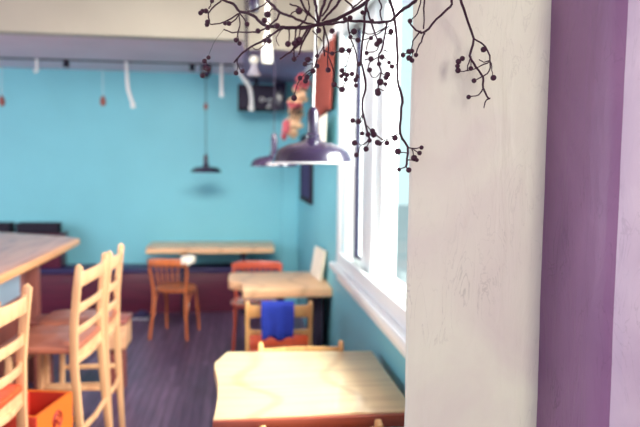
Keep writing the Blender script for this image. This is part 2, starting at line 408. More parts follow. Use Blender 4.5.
# ------------------------------------------------------------------ low wooden table behind the stools
lt = thing('low_table', 'low chunky pine table with deep apron behind the bar stools', 'table', (-1.1, 4.85, 0))
lt_shift = -.035
local(lt, MB().box((-1.42, 4.57, .5), (-.758, 4.84, .53))).build('tabletop', M['brown'], lt, bevel=.004)
local(lt, MB().box((-1.40, 4.585, .325), (-.765, 4.61, .5))).build('apron', M['apron'], lt, bevel=.003)
local(lt, MB().box((-1.40, 4.80, .325), (-.765, 4.825, .5))).build('apron', M['apron'], lt, bevel=.003)
local(lt, MB().box((-.79, 4.61, .325), (-.766, 4.80, .5))).build('apron', M['apron'], lt, bevel=.003)
for xx, yy in ((-.86, 4.615), (-.86, 4.72), (-1.38, 4.615), (-1.38, 4.72)):
    local(lt, MB().box((xx-.02, yy, 0), (xx+.065, yy+.07, .5))).build('leg', M['brown'], lt, bevel=.003)

lt.location.x += lt_shift

# ------------------------------------------------------------------ chairs.  local frame: back at y=0, seat towards +y
def rounded(x0, x1, y0, y1, r0_, r1_, n=6):
    pts = []
    for cx, cy, r, a0 in ((x1-r0_, y0+r0_, r0_, -90), (x1-r1_, y1-r1_, r1_, 0), (x0+r1_, y1-r1_, r1_, 90), (x0+r0_, y0+r0_, r0_, 180)):
        for k in range(n+1):
            a = R(a0+90*k/n); pts.append((cx+r*math.cos(a), cy+r*math.sin(a)))
    return pts
def rect(w_, h_): return [(-w_/2, -h_/2), (w_/2, -h_/2), (w_/2, h_/2), (-w_/2, h_/2)]
def ladder_chair(name, label, cat, W, SZ, HT, slats, rungs, wood_, seat_m, loc, rz, group=None, D=.38, lean=.05, kick=.03):
    t = thing(name, label, cat, loc, rz, group)
    h = W/2-.014
    def yb(z):   # backward sweep of the post above seat and kick of the rear leg below
        return -lean*((z-SZ)/(HT-SZ))**1.4+.012 if z > SZ else .012-kick*((SZ-z)/SZ)**1.3
    for s in (-1, 1):
        zs = [0, .15, .3, .45, .6, .75, .9, 1]
        path = [(s*h, yb(HT*k), HT*k) for k in zs]
        path += [(s*h, yb(HT)-.006, HT+.004)]
        mb = MB().sweep(path, rect(.026, .036), (0, 1, 0), [.85, .9, .95, 1, 1, .98, .95, .88, .5])
        mb.build('back_post', wood_, t, bevel=.006)
        fl = [(s*(h-.004), D-.03, 0), (s*(h-.012), D-.045, SZ*.5), (s*(h-.02), D-.055, SZ-.02)]
        MB().sweep(fl, rect(.028, .028), (0, 1, 0), [.8, 1, 1.05]).build('leg', wood_, t, bevel=.005)
    MB().prism(rounded(-W/2+.005, W/2-.005, .0, D, .03, .07), SZ-.03, SZ).build('seat', seat_m, t, bevel=.008)
    MB().sweep([(-h, .012, SZ-.05), (h, .012, SZ-.05)], rect(.018, .04), (0, 0, 1)).build('seat_rail', wood_, t)
    for z, hh in slats:
        n = 10; path = []
        for k in range(n+1):
            u = -1+2*k/n
            path.append((u*(h-.004), yb(z)-.022*(1-u*u), z))
        mb = MB(); vs = []; fs = []
        for k, p in enumerate(path):
            u = -1+2*k/n; arch = .012*(1-u*u)
            lo = z-hh/2+arch; hi = z+hh/2+arch*.3-(.006 if abs(u) < .9 else 0)
            for (dy, zz) in ((-.007, lo), (.007, lo), (.007, hi), (-.007, hi)): vs.append((p[0], p[1]+dy, zz))
        for k in range(n):
            for j in range(4): fs.append((k*4+j, k*4+(j+1) % 4, k*4+4+(j+1) % 4, k*4+4+j))
        fs.append((3, 2, 1, 0)); fs.append((n*4, n*4+1, n*4+2, n*4+3))
        mb.add(vs, fs).build('slat', wood_, t, bevel=.002)
    for z, which in rungs:
        if which == 'b': p = [(-h, yb(z), z), (0, yb(z)-.012, z-.003), (h, yb(z), z)]
        elif which == 'f': p = [(-h+.01, D-.04, z), (h-.01, D-.04, z)]
        else:
            s = -1 if which == 'l' else 1; p = [(s*h, yb(z), z), (s*(h-.008), D-.04, z)]
        MB().sweep(p, rect(.018, .026), (0, 0, 1)).build('rung', wood_, t, bevel=.004)
    return t
sl = [(1.085, .075), (.945, .05), (.835, .045)]
rg = [(.69, 'b'), (.36, 'b'), (.30, 'f'), (.42, 'l'), (.42, 'r'), (.64, 'f')]
G = 'ladder-back stools along the bar'
st = [('blond ladder-back bar stool with orange-red seat at the left picture edge', M['seat_red'], (-.85, 2.44, 0), R(86), .31),
      ('blond ladder-back bar stool with tan seat standing beside the orange crate', M['seat_tan'], (-.750, 3.29, 0), R(86), .46),
      ('blond ladder-back bar stool at the far end, partly hidden behind its neighbour', M['seat_tan'], (-.722, 3.73, 0), R(90), .37)]
for lab, sm, loc, rz, W in st:
    ladder_chair('bar_stool', lab, 'stool', W, .765, 1.15, sl, rg, M['stoolwood'], sm, loc, rz, G, D=.37, lean=.035, kick=.02 if loc[1] < 3 else .06 if loc[1] < 3.5 else .03)
sl2 = [(.705, .085), (.565, .04)]
rg2 = [(.22, 'b'), (.2, 'l'), (.2, 'r'), (.26, 'f')]
G2 = 'ladder-back chairs at the two wall tables'
def diner(lab, loc, rz, W=.42, seat=M['seat_red']):
    return ladder_chair('dining_chair', lab, 'chair', W, .45, .765, sl2, rg2, M['chair'], seat, loc, rz, G2, D=.4, lean=.04)
diner('honey beech ladder-back chair nearest the camera, only its two post tops showing', (.27, 2.085, 0), R(2))
diner('honey beech ladder-back chair tucked behind the big bright front table', (.297, 3.03, 0), R(180), seat=M['seat_tan'])
diner('honey beech ladder-back chair carrying the blue towel', (.25, 4.05, 0), R(-3), .43)

def bentwood_chair(lab, loc, rz, wood_, W=.40, HT=.765, nsp=5, rail_h=.075):
    t = thing('bentwood_chair', lab, 'chair', loc, rz)
    SZ = .445; h = W/2
    for s in (-1, 1):
        pts = [(s*(h*.98), -.03, 0), (s*h*.86, .0, .25), (s*h*.84, .015, SZ), (s*h*.93, -.01, .6), (s*h*.98, -.035, HT-.01)]
        MB().tube(smooth_path(pts), .0145, 10).build('back_post', wood_, t)
        pts = [(s*h*.9, .40, 0), (s*h*.84, .375, .25), (s*h*.78, .35, SZ-.01)]
        MB().tube(smooth_path(pts), .0135, 10).build('leg', wood_, t)
        pts = [(s*h*.86, .03, .2), (s*h*.87, .08, .34), (s*h*.88, .17, .415), (s*h*.88, .24, .425), (s*h*.87, .32, .38), (s*h*.85, .36, .26)]
        MB().tube(smooth_path(pts), .008, 8).build('brace', wood_, t)
    seat = MB().lathe([(.02, -.012), (h*.97, -.012), (h*1.04, -.004), (h*1.05, .010), (h*1.0, .020), (.02, .014)], 40, (0, 0, 0), True)
    seat.v = [(x, y*1.0+.205, z+SZ) for x, y, z in seat.v]; seat.build('seat', wood_, t)
    # curved top rail
    n = 14; vs = []; fs = []
    for k in range(n+1):
        u = -1+2*k/n; y = -.035-.04*(1-u*u); x = u*(h+.0); top_ = HT+.006*(1-u*u)-(.012 if abs(u) > .95 else 0)
        lo = HT-rail_h+.012*(1-u*u)
        for dy, zz in ((-.009, lo), (.009, lo), (.009, top_), (-.009, top_)): vs.append((x, y+dy, zz))
    for k in range(n):
        for j in range(4): fs.append((k*4+j, k*4+(j+1) % 4, k*4+4+(j+1) % 4, k*4+4+j))
    fs.append((3, 2, 1, 0)); fs.append((n*4, n*4+1, n*4+2, n*4+3))
    MB().add(vs, fs).build('top_rail', wood_, t, bevel=.004)
    for k in range(nsp):
        u = (-1+2*(k+.5)/nsp)*.72
        a = (u*h*.80, .02-.02*(1-u*u), SZ+.01); b = (u*h*.98, -.035-.04*(1-u*u), HT-rail_h+.03); mid = ((a[0]+b[0])/2, (a[1]+b[1])/2-.008, .58)
        MB().tube(smooth_path([a, mid, b]), .0065, 8).build('spindle', wood_, t)
    return t
bentwood_chair('orange bentwood spindle-back chair pushed up to the far wall table', (-.655, 6.04, 0), R(-13), M['bentwood'], W=.37)
bentwood_chair('reddish bentwood chair facing the camera behind the middle wall table', (.155, 5.72, 0), R(178), M['bentred'], W=.44, nsp=6)

# ------------------------------------------------------------------ wall tables
def pedestal(t, x, y, ztop):
    L = t.location
    MB().lathe([(.0, 0), (.19, 0), (.19, .012), (.05, .03), (.03, .05), (.03, ztop-.05), (.05, ztop-.03), (.15, ztop-.012), (.15, ztop), (0, ztop)], 28, (x-L.x, y-L.y, 0)).build('pedestal', M['dark_metal'], t)
def wavy(pts, amp, n=5):
    out = []
    for i in range(len(pts)-1):
        a, b = pts[i], pts[i+1]
        for k in range(n): out.append((a[0]+(b[0]-a[0])*k/n+rnd.uniform(-amp, amp)*(k > 0), a[1]+(b[1]-a[1])*k/n))
    out.append(pts[-1]); return out
t1 = thing('dining_table', 'big pale pine table in front with a wavy live left edge', 'table', (.27, 2.6, 0), 0, 'live-edge tables on the window wall')
left = [(p.x, p.y) for p in [Vector(q) for q in smooth_path([(-.06, 3.0, 0), (-.09, 2.90, 0), (-.112, 2.81, 0), (-.094, 2.62, 0), (-.085, 2.43, 0), (-.088, 2.25, 0), (-.092, 2.19, 0)], 5)]]
local(t1, MB().prism(left+[(.60, 2.20), (.628, 2.21), (.628, 2.955)], .695, .75)).build('tabletop', M['table'], t1, bevel=.006)
local(t1, MB().box((-.093, 2.178, .696), (.61, 2.203, .742))).build('front_edge', M['front_strip'], t1, bevel=.005)  # red-brown strip laid along the front of the slab
pedestal(t1, .27, 2.6, .695)
t2 = thing('dining_table', 'middle wall table with a stepped left edge under the leaning cream card', 'table', (.3, 4.9, 0), 0, 'live-edge tables on the window wall')
left = [(-.03, 5.29), (-.082, 5.26), (-.09, 5.1), (-.086, 4.92), (-.05, 4.86), (.0, 4.83), (.022, 4.74), (.02, 4.6), (.024, 4.53)]
local(t2, MB().prism(left+[(.667, 4.55), (.667, 5.30)], .685, .75)).build('tabletop', M['table_back'], t2, bevel=.006)
pedestal(t2, .32, 4.95, .685)
local(t2, MB().box((.55, 4.62, .0), (.61, 5.2, .685))).build('side_panel', M['dark_metal'], t2, bevel=.004)
t3 = thing('dining_table', 'far table with long plank top against the turquoise back wall', 'table', (-.31, 7.0, 0), 0, 'live-edge tables on the window wall')
del t3['group']
local(t3, MB().prism([(-.985, 6.88), (-.5, 6.87), (.1, 6.875), (.368, 6.89), (.385, 7.1), (.378, 7.53), (-1.0, 7.53), (-1.005, 7.1)], .695, .75)).build('tabletop', M['table_back'], t3, bevel=.006)
for xx in (-.60, .04):
    local(t3, MB().box((xx-.03, 6.98, 0), (xx+.03, 7.04, .695))).build('leg', M['dark_metal'], t3, bevel=.003)
    local(t3, MB().box((xx-.035, 6.92, .675), (xx+.035, 7.4, .697))).build('bracket', M['dark_metal'], t3, bevel=.003)

# blue towel over the chair back
def drape(name, mat, label, cat, cx, cy, ztop, halfw, front, back, half_t, amp, rz=0, folds=2, thick=.006):
    prof = []
    for k in range(9): prof.append((-half_t-.004*k/8, -front*(1-k/8)))       # camera side, from hem up
    for k in range(1, 6): a = math.pi*(1-k/6); prof.append((half_t*math.cos(a), half_t*.8*math.sin(a)))
    for k in range(7): prof.append((half_t, -back*k/6))
    nu = 26; vs = []; fs = []
    for i, (y, z) in enumerate(prof):
        depth = max(0, -z)/front
        for j in range(nu+1):
            u = -1+2*j/nu
            wv = amp*depth*(math.cos(u*math.pi*folds)+.35*math.sin(u*9+1))
            hem = .012*math.sin(u*5+.6)*depth
            vs.append((u*halfw*(1+.06*depth*math.cos(3*depth)), y-(wv+amp*1.4*depth if y < 0 else -abs(wv)*.4), z-hem))
    n = nu+1
    for i in range(len(prof)-1):
        for j in range(nu): fs.append((i*n+j, i*n+j+1, (i+1)*n+j+1, (i+1)*n+j))
    o = MB().add(vs, fs).build(name, mat, None, thick=thick)
    o.location = (cx, cy, ztop); o.rotation_euler = (0, 0, rz)
    return tag(o, label, cat)
drape('hand_towel', M['blue'], 'bright blue towel hung over the back rail of the chair at the middle table', 'towel', .238, 4.0, .757, .103, .215, .14, .022, .009, R(-3))
drape('cloth', M['white_cloth'], 'small cream cloth over the right corner of the orange bentwood chair back', 'cloth', -.47, 5.965, .775, .06, .05, .05, .03, .006, R(-13), 1)

# cream card leaning on the wall
cdp = thing('menu_card', 'thick cream menu board leaning on the window wall upon the middle table', 'menu', (.6, 4.98, .751))
q = MB().box((-.012, -.16, 0), (.012, .16, .235)); cm = Matrix.Rotation(R(9), 4, 'Y')
q.v = [tuple(cm @ Vector(v)) for v in q.v]
q2 = MB().box((-.017, -.155, .006), (-.0125, .155, .229)); q2.v = [tuple(cm @ Vector(v)) for v in q2.v]
q.build('board', M['card'], cdp, bevel=.003); q2.build('page', M['white_cloth'], cdp)
cdp.rotation_euler = (0, 0, R(6))

# ------------------------------------------------------------------ orange crate
cr = thing('crate', 'tall open orange crate with red inside beside the front bar stool', 'crate', (-.886, 2.82, 0), R(-12))
bx = MB(); w2, l2, hz = .105, .152, .6
bx.box((-w2, -l2, .0), (w2, l2, .015)); bx.box((-w2, -l2, .015), (-w2+.014, l2, hz)); bx.box((w2-.014, -l2, .015), (w2, l2, hz))
bx.box((-w2+.014, -l2, .015), (w2-.014, -l2+.014, hz)); bx.box((-w2+.014, l2-.014, .015), (w2-.014, l2, hz))
bx.build('body', M['orange'], cr)
li = MB(); a, b = w2-.0145, l2-.0145
for lo, hi in (((-a-.0, -b, .3), (-a+.004, b, hz-.004)), ((a-.004, -b, .3), (a, b, hz-.004)), ((-a, -b, .3), (a, -b+.004, hz-.004)), ((-a, b-.004, .3), (a, b, hz-.004)), ((-a, -b, .47), (a, b, .475))):
    li.box(lo, hi)
li.build('lining', M['red'], cr, smooth=False)
MB().box((-w2-.001, -l2-.008, .40), (w2+.001, -l2-.0005, hz)).build('front_board', M['red'], cr, bevel=.002)
em = MB(); cz, cyy = .525, .01
ring = [(w2+.002, cyy+.036*math.cos(2*math.pi*k/28), cz+.036*math.sin(2*math.pi*k/28)) for k in range(29)]
em.tube(ring, .0045, 6)
em.tube(smooth_path([(w2+.002, cyy-.018, cz-.02), (w2+.002, cyy-.016, cz+.02), (w2+.002, cyy+.012, cz+.018), (w2+.002, cyy+.01, cz), (w2+.002, cyy-.01, cz-.002), (w2+.002, cyy+.018, cz-.024)]), .0045, 6)
em.build('emblem', M['emblem'], cr)

# dark bag on the floor by the bench
bag = thing('shoe', 'dark low shoe lying on the floorboards before the maroon bench', 'shoe', at(135, 319, Z=0), R(82))
bag.location.z = 0
s_ = MB().prism([(-.05, -.15), (.04, -.155), (.055, -.05), (.042, .08), (.03, .15), (-.01, .165), (-.045, .12), (-.04, 0)], 0, .022); s_.build('sole', M['greyfit'], bag, bevel=.004)
MB().ball((0, .04, .03), .045, 1, 2.5, .9, 14, 10).ball((0, -.08, .045), .045, 1, 1.5, 1.2, 14, 10).build('upper', M['sole'], bag)

# ------------------------------------------------------------------ pendant lamps
def pendant(lab, cx, cy, zr, Rr, ztop, cord_m, lean=(0, 0), cr_=.004, neckh=.13, neckr=.024, k=.62, bulb=True):
    t = thing('pendant_lamp', lab, 'lamp', (cx, cy, zr), 0, 'dark dome pendant lamps')
    p = [(1, -.0), (.975, .08), (.93, .19), (.87, .28), (.78, .34), (.6, .41), (.4, .45), (.25, .49), (.17, .56)]
    outer = [(a*Rr, b*k/.56*Rr) for a, b in p]
    prof = outer+[(neckr*.6, k*Rr)] + [(a*Rr-.004, b*k/.56*Rr-.003) for a, b in p[::-1]]
    MB().lathe(prof, 48, (0, 0, 0), True).build('lamp_shade', M['purple_metal'], t)
    MB().lathe([(a*Rr-.0055, b*k/.56*Rr-.0045) for a, b in p[1:]], 48).build('shade_lining', M['white_enamel'], t, thick=.001)
    MB().lathe([(Rr-.002, -.005), (Rr+.004, -.003), (Rr+.004, .003), (Rr-.002, .004)], 48, (0, 0, 0), True).build('rim', M['white_enamel'] if cord_m is M['white_cord'] else M['purple_metal'], t)
    MB().lathe([(.001, k*Rr-.01), (neckr*1.3, k*Rr-.01), (neckr*1.3, k*Rr+.012), (neckr, k*Rr+.02), (neckr, k*Rr+neckh*.75), (neckr*.8, k*Rr+neckh*.9), (.006, k*Rr+neckh), (.001, k*Rr+neckh)], 24).build('socket', M['purple_metal'], t)
    z0 = k*Rr+neckh-.01
    MB().tube([(0, 0, z0), (lean[0]*.5, lean[1]*.5, (z0+ztop-zr)/2), (lean[0], lean[1], ztop-zr)], cr_, 8).build('cord', cord_m, t)
    if bulb: MB().ball((0, 0, k*Rr*.45), .03, 1, 1, 1.2, 16, 10).build('bulb', M['white_enamel'], t)
    return t
c1 = at(312.5, 163, Y=2.7)
pendant('large plum dome pendant lamp with white cord hanging nearest, over the front table', c1.x, 2.7, c1.z, .17, ZR, M['white_cord'], (.03, 0), .0045)
c2 = at(274, 166, Y=4.25)
pendant('plum dome pendant lamp half hidden behind the largest lamp', c2.x, 4.25, c2.z, .155, ZR, M['dark_metal'], (0, 0), .003, .14, .022, .5)
c3 = at(206, 172, Y=6.86)
pendant('small dark dome pendant lamp over the far table on a dark cord', c3.x, 6.86, c3.z, .160, 2.63, M['dark_metal'], (0, 0), .004, .12, .024, .45)

# rail pipe and the small fittings hanging from it
yr = 6.86
pA = at(2, 56.5, Y=yr); pB = at(249, 64.5, Y=yr); zrail = (pA.z+pB.z)/2
rail = thing('track_rail', 'dark horizontal track rail running across under the back ceiling', 'rail', ((pA.x+pB.x)/2, yr, zrail))
MB().tube([(-3.0, 0, 0), (pB.x-rail.location.x, 0, 0)], .021, 10).build('pipe', M['black'], rail)
for xx in (-2.2, -.9, 1.0):
    MB().tube([(xx, 0, .01), (xx, 0, ZC-zrail+.002)], .008, 8).build('hanger', M['black'], rail)
def rx(x): return at(x, 62, Y=yr).x
for px, lab in ((66, 'small black clip on the track rail between white hook and hanging bulb'), (192, 'small black clip on the track rail just left of the far pendant cord')):
    MB().box((rx(px)-.025, yr-.024, zrail-.085), (rx(px)+.03, yr+.024, zrail-.018)).build('track_clip', M['black'], None, bevel=.006)
    tag(bpy.data.objects[-1] if False else COL.objects[-1], lab, 'clip', 'black clips on the rail')
hk = at(38, 72, Y=yr)
MB().tube(smooth_path([(rx(37.5), yr-.02, zrail-.015), (rx(37.5), yr-.02, zrail-.08), (rx(38), yr-.02, hk.z+.02), (rx(36), yr-.02, hk.z), (rx(34.5), yr-.02, hk.z+.02)]), .014, 8).build('hook', M['white_cord'])
tag(COL.objects[-1], 'short whitish hook on the track rail near the left edge', 'hook')
for path, lab in (([(126.5, 62), (127, 75), (128, 88), (130.5, 97), (133, 104)], 'white curved cable end dangling from the track rail over the blue wall'),
                  ([(221.5, 64), (221.5, 80), (221.8, 93)], 'short straight white cable end hanging right of the far pendant cord'),
                  ([(236, 66), (242, 76), (249, 86), (251.5, 97), (251.5, 107)], 'thick white curved cable hanging in front of the black speaker')):
    pts = [at(x, y, Y=yr-.05-.02*i) for i, (x, y) in enumerate(path)]
    pts[0] = at(path[0][0], path[0][1], Y=yr)
    r_ = .022 if path[0][0] > 230 else .018
    t = thing('cable', lab, 'cable', pts[0], 0, 'white cable ends under the rail')
    local(t, MB().tube(smooth_path(pts), r_, 10)).build('sleeve', M['white_cord'], t)
    e = pts[-1]; local(t, MB().lathe([(0, -.04), (r_*1.3, -.04), (r_*1.4, .0), (r_, .02), (0, .02)], 12, e)).build('plug', M['white_cord'], t)
for px, py, lab in ((2, 101, 'small bare dark bulb socket on a thin wire at the left picture edge'), (103, 101, 'small bare dark bulb socket on a thin wire left of the white curved cable')):
    p = at(px, py, Y=yr-(.035 if px > 200 else 0))
    t = thing('bulb_socket', lab, 'bulb', p, 0, 'small teardrop sockets')
    k_ = 1 if px < 200 else .8
    MB().lathe([(.0, -.055*k_), (.02*k_, -.045*k_), (.032*k_, -.015*k_), (.026*k_, .02*k_), (.013, .05*k_), (.0, .055*k_)], 16).build('socket', M['brown'], t)
    MB().tube([(0, 0, .05), (0, .0, zrail-p.z-.0)], .0022, 6).build('wire', M['white_cord'], t)

ro = COL.objects['pendant_lamp.002']
q = at(206.5, 71, Y=6.86)-ro.location
MB().lathe([(0, -.075), (.03, -.07), (.055, -.03), (.06, .03), (.045, .07), (0, .08)], 20, (0, 0, q.z)).build('ceiling_cup', M['purple_metal'], ro)
q = at(205.5, 106, Y=6.86)-ro.location
MB().lathe([(.0, -.04), (.016, -.035), (.024, -.01), (.02, .015), (.01, .035), (.0, .04)], 16, (0, 0, q.z)).build('cord_bead', M['brown'], ro)
# speaker box under the soffit
sp = thing('speaker', 'black box speaker hung under the soffit beside the blue wall', 'speaker', (.17, 7.2, 2.28))
a = at(238, 84, Y=7.0); b = at(275, 110, Y=7.0)
local(sp, MB().box((a.x, 7.0, b.z), (b.x, 7.3, a.z))).build('cabinet', M['black'], sp, bevel=.01)
local(sp, MB().box((b.x+.005, 7.1, b.z), (b.x+.13, 7.35, a.z+.05))).build('side_cabinet', M['purple_metal'], sp, bevel=.01)
local(sp, MB().box((a.x+.02, 6.99, b.z+.02), (b.x-.02, 7.001, a.z-.02))).build('grille', M['dark_metal'], sp, bevel=.004)
local(sp, MB().tube([((a.x+b.x)/2, 7.15, a.z-.01), ((a.x+b.x)/2, 7.15, ZSF+.003)], .02, 10)).build('bracket', M['black'], sp)

em = MB(); yq = 6.985-7.2
def sq(x, y): v = at(x, y, Y=6.985)-sp.location; return v
for ex, ey, er in ((262, 99.5, 2.0), (268.5, 107, 1.6)):
    c = sq(ex, ey); er = er*7/640
    em.tube([(c.x+er*math.cos(a_*.4488), c.y, c.z+er*math.sin(a_*.4488)) for a_ in range(15)], .004, 6)
em.tube([sq(264, 99.5), sq(268, 100), sq(271.5, 98)], .004, 6); em.tube([sq(271.5, 98), sq(269, 105)], .004, 6)
em.build('emblem', M['white_cord'], sp)

# white spot fitting near the rail end and bulb on white cord
yl = 3.6
p0 = at(267, 64, Y=yl); p1 = at(266, 38, Y=yl)
t = thing('hanging_bulb', 'white tapered bulb socket on a thick white cord beside the branches', 'bulb', p0)
MB().lathe([(0, 0), (.028, .0), (.034, .02), (.032, .07), (.022, .12), (.018, .16), (.0, .165)], 20).build('socket', M['ivory'], t)
MB().tube([(0, 0, .15), (.004, 0, ZR-p0.z)], .012, 10).build('cord', M['ivory'], t)
p2 = at(254, 60, Y=5.2)
t = thing('spotlight', 'round white spotlight on the ceiling step left of the white socket', 'light', p2)
MB().ball((0, 0, 0), .036, 1.1, 1, 1, 16, 12).build('globe', M['ivory'], t)
MB().lathe([(0, -.13), (.05, -.125), (.055, -.11), (.03, -.08), (.02, -.03), (0, -.03)], 18).build('holder', M['greyfit'], t)
MB().tube([(-.02, 0, 0), (-.06, .0, .1), (-.06, 0, ZR-p2.z)], .012, 8).build('stem', M['dark_metal'], t)
p3 = at(254, 6, Y=3.2)
t = thing('ceiling_spotlight', 'dark plum spotlight tube at the top edge above the branches', 'light', p3)
MB().lathe([(0, -.035), (.02, -.03), (.027, .0), (.026, .07), (.018, .1), (0, .1)], 18).build('lamp_body', M['purple_metal'], t)
MB().tube([(0, 0, .09), (0, 0, ZR-p3.z)], .007, 8).build('stem', M['purple_metal'], t)

# ------------------------------------------------------------------ things on the window wall
def folded(name, mat, y0, y1, z0, z1, x, amp, n, label, cat, skew=0, gather=1.0):
    vs = []; fs = []; nu = 40; nv = 10
    for i in range(nv+1):
        v = i/nv; z = z0+(z1-z0)*v; g = gather+(1-gather)*v
        for j in range(nu+1):
            u = j/nu; yc = (y0+y1)/2
            y = yc+(y0+(y1-y0)*u-yc)*g+skew*(1-v)
            vs.append((x-amp*(1+math.sin(u*2*math.pi*n+v*.8))*(1.1-.4*v), y, z+.02*math.sin(u*7)*(1-v)))
    for i in range(nv):
        for j in range(nu): a = i*(nu+1)+j; fs.append((a, a+1, a+nu+2, a+nu+1))
    o = MB().add(vs, fs).build(name, mat, None, thick=.006)
    return tag(o, label, cat)
folded('curtain', M['rust'], 4.30, 5.6, 2.02, 2.52, .650, .018, 5, 'rust-red cloth hanging high on the wall left of the window', 'curtain', .1, .9)
folded('curtain', M['white_cloth'], 4.45, 5.3, 1.72, 2.0, .62, .018, 3, 'cream lower cloth showing beneath the rust-red cloth beside the window', 'curtain', .0, .85)
pb = thing('chalkboard', 'dark narrow framed board on the window wall below the second lamp', 'board', (.65, 6.3, 1.3))
local(pb, frame(.635, .668, 5.85, 6.8, 1.28, 1.95, .04)).build('board_frame', M['black'], pb, bevel=.004)
local(pb, MB().box((.648, 5.88, 1.33), (.666, 6.77, 1.92))).build('panel', M['board'], pb)
fb = thing('dried_flower_bunch', 'hanging bunch of dried pink and cream flowers above the lamps', 'flowers', (.5, 6.0, 2.15))
rf = random.Random(3)
stm = MB()
hook = Vector((.62-.5, .1, 2.5-2.15))
for i in range(38):
    v = rf.random(); px = 288+v*16+rf.uniform(-6, 6); py = 136-v*58+rf.uniform(-9, 9)
    yy = 5.9+rf.uniform(-.35, .35); q = at(px, py, Y=yy)-fb.location
    if q.x+fb.location.x > .60: q.x = .60-fb.location.x
    r_ = rf.uniform(.032, .055)
    mb = MB()
    for k in range(9):
        a_ = rf.uniform(0, 6.28); e_ = rf.uniform(-1, 1)
        mb.ball((q.x+r_*.6*math.cos(a_)*math.sqrt(1-e_*e_), q.y+r_*.6*math.sin(a_)*math.sqrt(1-e_*e_), q.z+r_*.6*e_), r_*.5, 1, 1, .8, 7, 5)
    mb.build('flower_head', M['flower_cream'] if (px > 292 and rf.random() < .75) else M['flower_pink'], fb)
    stm.tube([tuple(q), tuple((q+hook)/2+Vector((0, 0, .03))), tuple(hook)], .004, 5)
stm.build('stems', M['twig'], fb)

# ------------------------------------------------------------------ berry branches near the pier
bm_ = MB().ball((0, 0, 0), 1.0, 1, 1, .95, 12, 9).ball((0, 0, -.97), .16, 1, 1, 1, 6, 4)
bme = None
TIE = Vector((.42, 1.25, 2.72))
def branch(label, strands, berries, y0, y1, roots):
    """strands: (pixel points, width px); depth drifts smoothly between y0 and y1 along x"""
    global bme
    def dep(x, y): return y0+(y1-y0)*(.5+.5*math.sin(x*.045+y*.02+y0*9))
    t = thing('berry_branch', label, 'branch', at(strands[0][0][0][0], strands[0][0][0][1], Y=dep(*strands[0][0][0])), 0, 'dried berry branches hanging beside the pier')
    L = t.location.copy()
    px = Vector((0, 0, 0)); k = 1.2/640*1.2
    mb = MB()
    for pts, wd in strands:
        P = [at(x, y, Y=dep(x, y)) - L for x, y in pts]
        P = smooth_path(P, 3)
        P = [p+Vector((rnd.uniform(-1, 1), rnd.uniform(-2, 2), rnd.uniform(-1, 1)))*.0008 if 0 < i < len(P)-1 else p for i, p in enumerate(P)]
        n = len(P); mb.tube(P, (.35+wd*.92)*k*.5, 7, [1.05-.35*i/(n-1) + .12*rnd.random() for i in range(n)])
    for (x, y, wd) in roots:   # stems carry on above the picture to the tie
        a_ = at(x, y, Y=dep(x, y))-L; e_ = TIE-L+Vector((rnd.uniform(-.02, .02), rnd.uniform(-.02, .02), 0))
        mid = a_*.55+e_*.45+Vector((-.03 if a_.x < e_.x else .03, 0, .04))
        mb.tube(smooth_path([a_, mid, e_], 6), wd*k*.5, 7)
    mb.build('stem', M['twig'], t)
    for (x, y, r_) in berries:
        p = at(x, y, Y=dep(x, y))-L
        if bme is None:
            o = bm_.build('berry', M['berry'], t); bme = o.data
        else:
            o = bpy.data.objects.new('berry', bme); COL.objects.link(o); o.parent = t
        o.location = p; s = r_*k; o.scale = (s, s, s); o.rotation_euler = (rnd.uniform(-.7, .7), rnd.uniform(-.7, .7), 0)
    return t
def B(s, r=2.1): return [(float(a), float(b), r+rnd.uniform(-.25, .35)) for a, b in (q.split(',') for q in s.split())]
def S(s, w_): return ([tuple(float(c) for c in q.split(',')) for q in s.split()], w_)

branch('dark berry branch sweeping furthest left across the cream beam', [
    S('372,-6 366,2 354,10 340,17.5 328,22 320,24 308,27 296,27.5 283,27.5 270,26.5 261,23 255.5,17.5 248,12.6 240,11.5 233,4 224,0 216,-4', 2.7),
    S('308,27.5 296,28 288,27 281,29 272,34.5 261,42 248.4,48.5 240.6,54.4 234,62.8', 1.7),
    S('266,27.5 258,31.5 250,32.3 232,32.3 224,29.3', 1.1),
    S('240,12.5 235,16 220,23.5 209.7,24', 1.1), S('221,1 212.5,7.5 208.7,14 209.5,23', 1.1), S('239,14 240,24 238,32 236.5,40', .7),
    S('240,13.5 244,19 247,24', .8), S('239,15 234,21 229,23.5', .9), S('208,13 204,12 200.5,13', .9), S('209,9 211,4 212,0', .8),
    S('240.6,54.4 237,62 240,69 243,71', .7), S('238,64 236,73', .6), S('224,29.3 214,42 208,57 204,66 203,75', -.05), S('206,62 208,68', .5),
    S('247,12 256,9 262,6 270,0', 1.1), S('240,24.5 238,36 239.5,43', .5), S('266,42 258,50 250,46', .5)],
    B('200.5,13 202.5,11 206,11 212,1 207.5,22 207,24.5 225,23.2 229,23.5 247,24.5 236,40 239.5,43.5 208.5,57.5 204.5,61 202.5,75.5 242.5,71 236,73 205,68 208,69 258,31 247,24'), 1.14, 1.26, [(372, -6, 2.7), (216, -4, 1.2)])
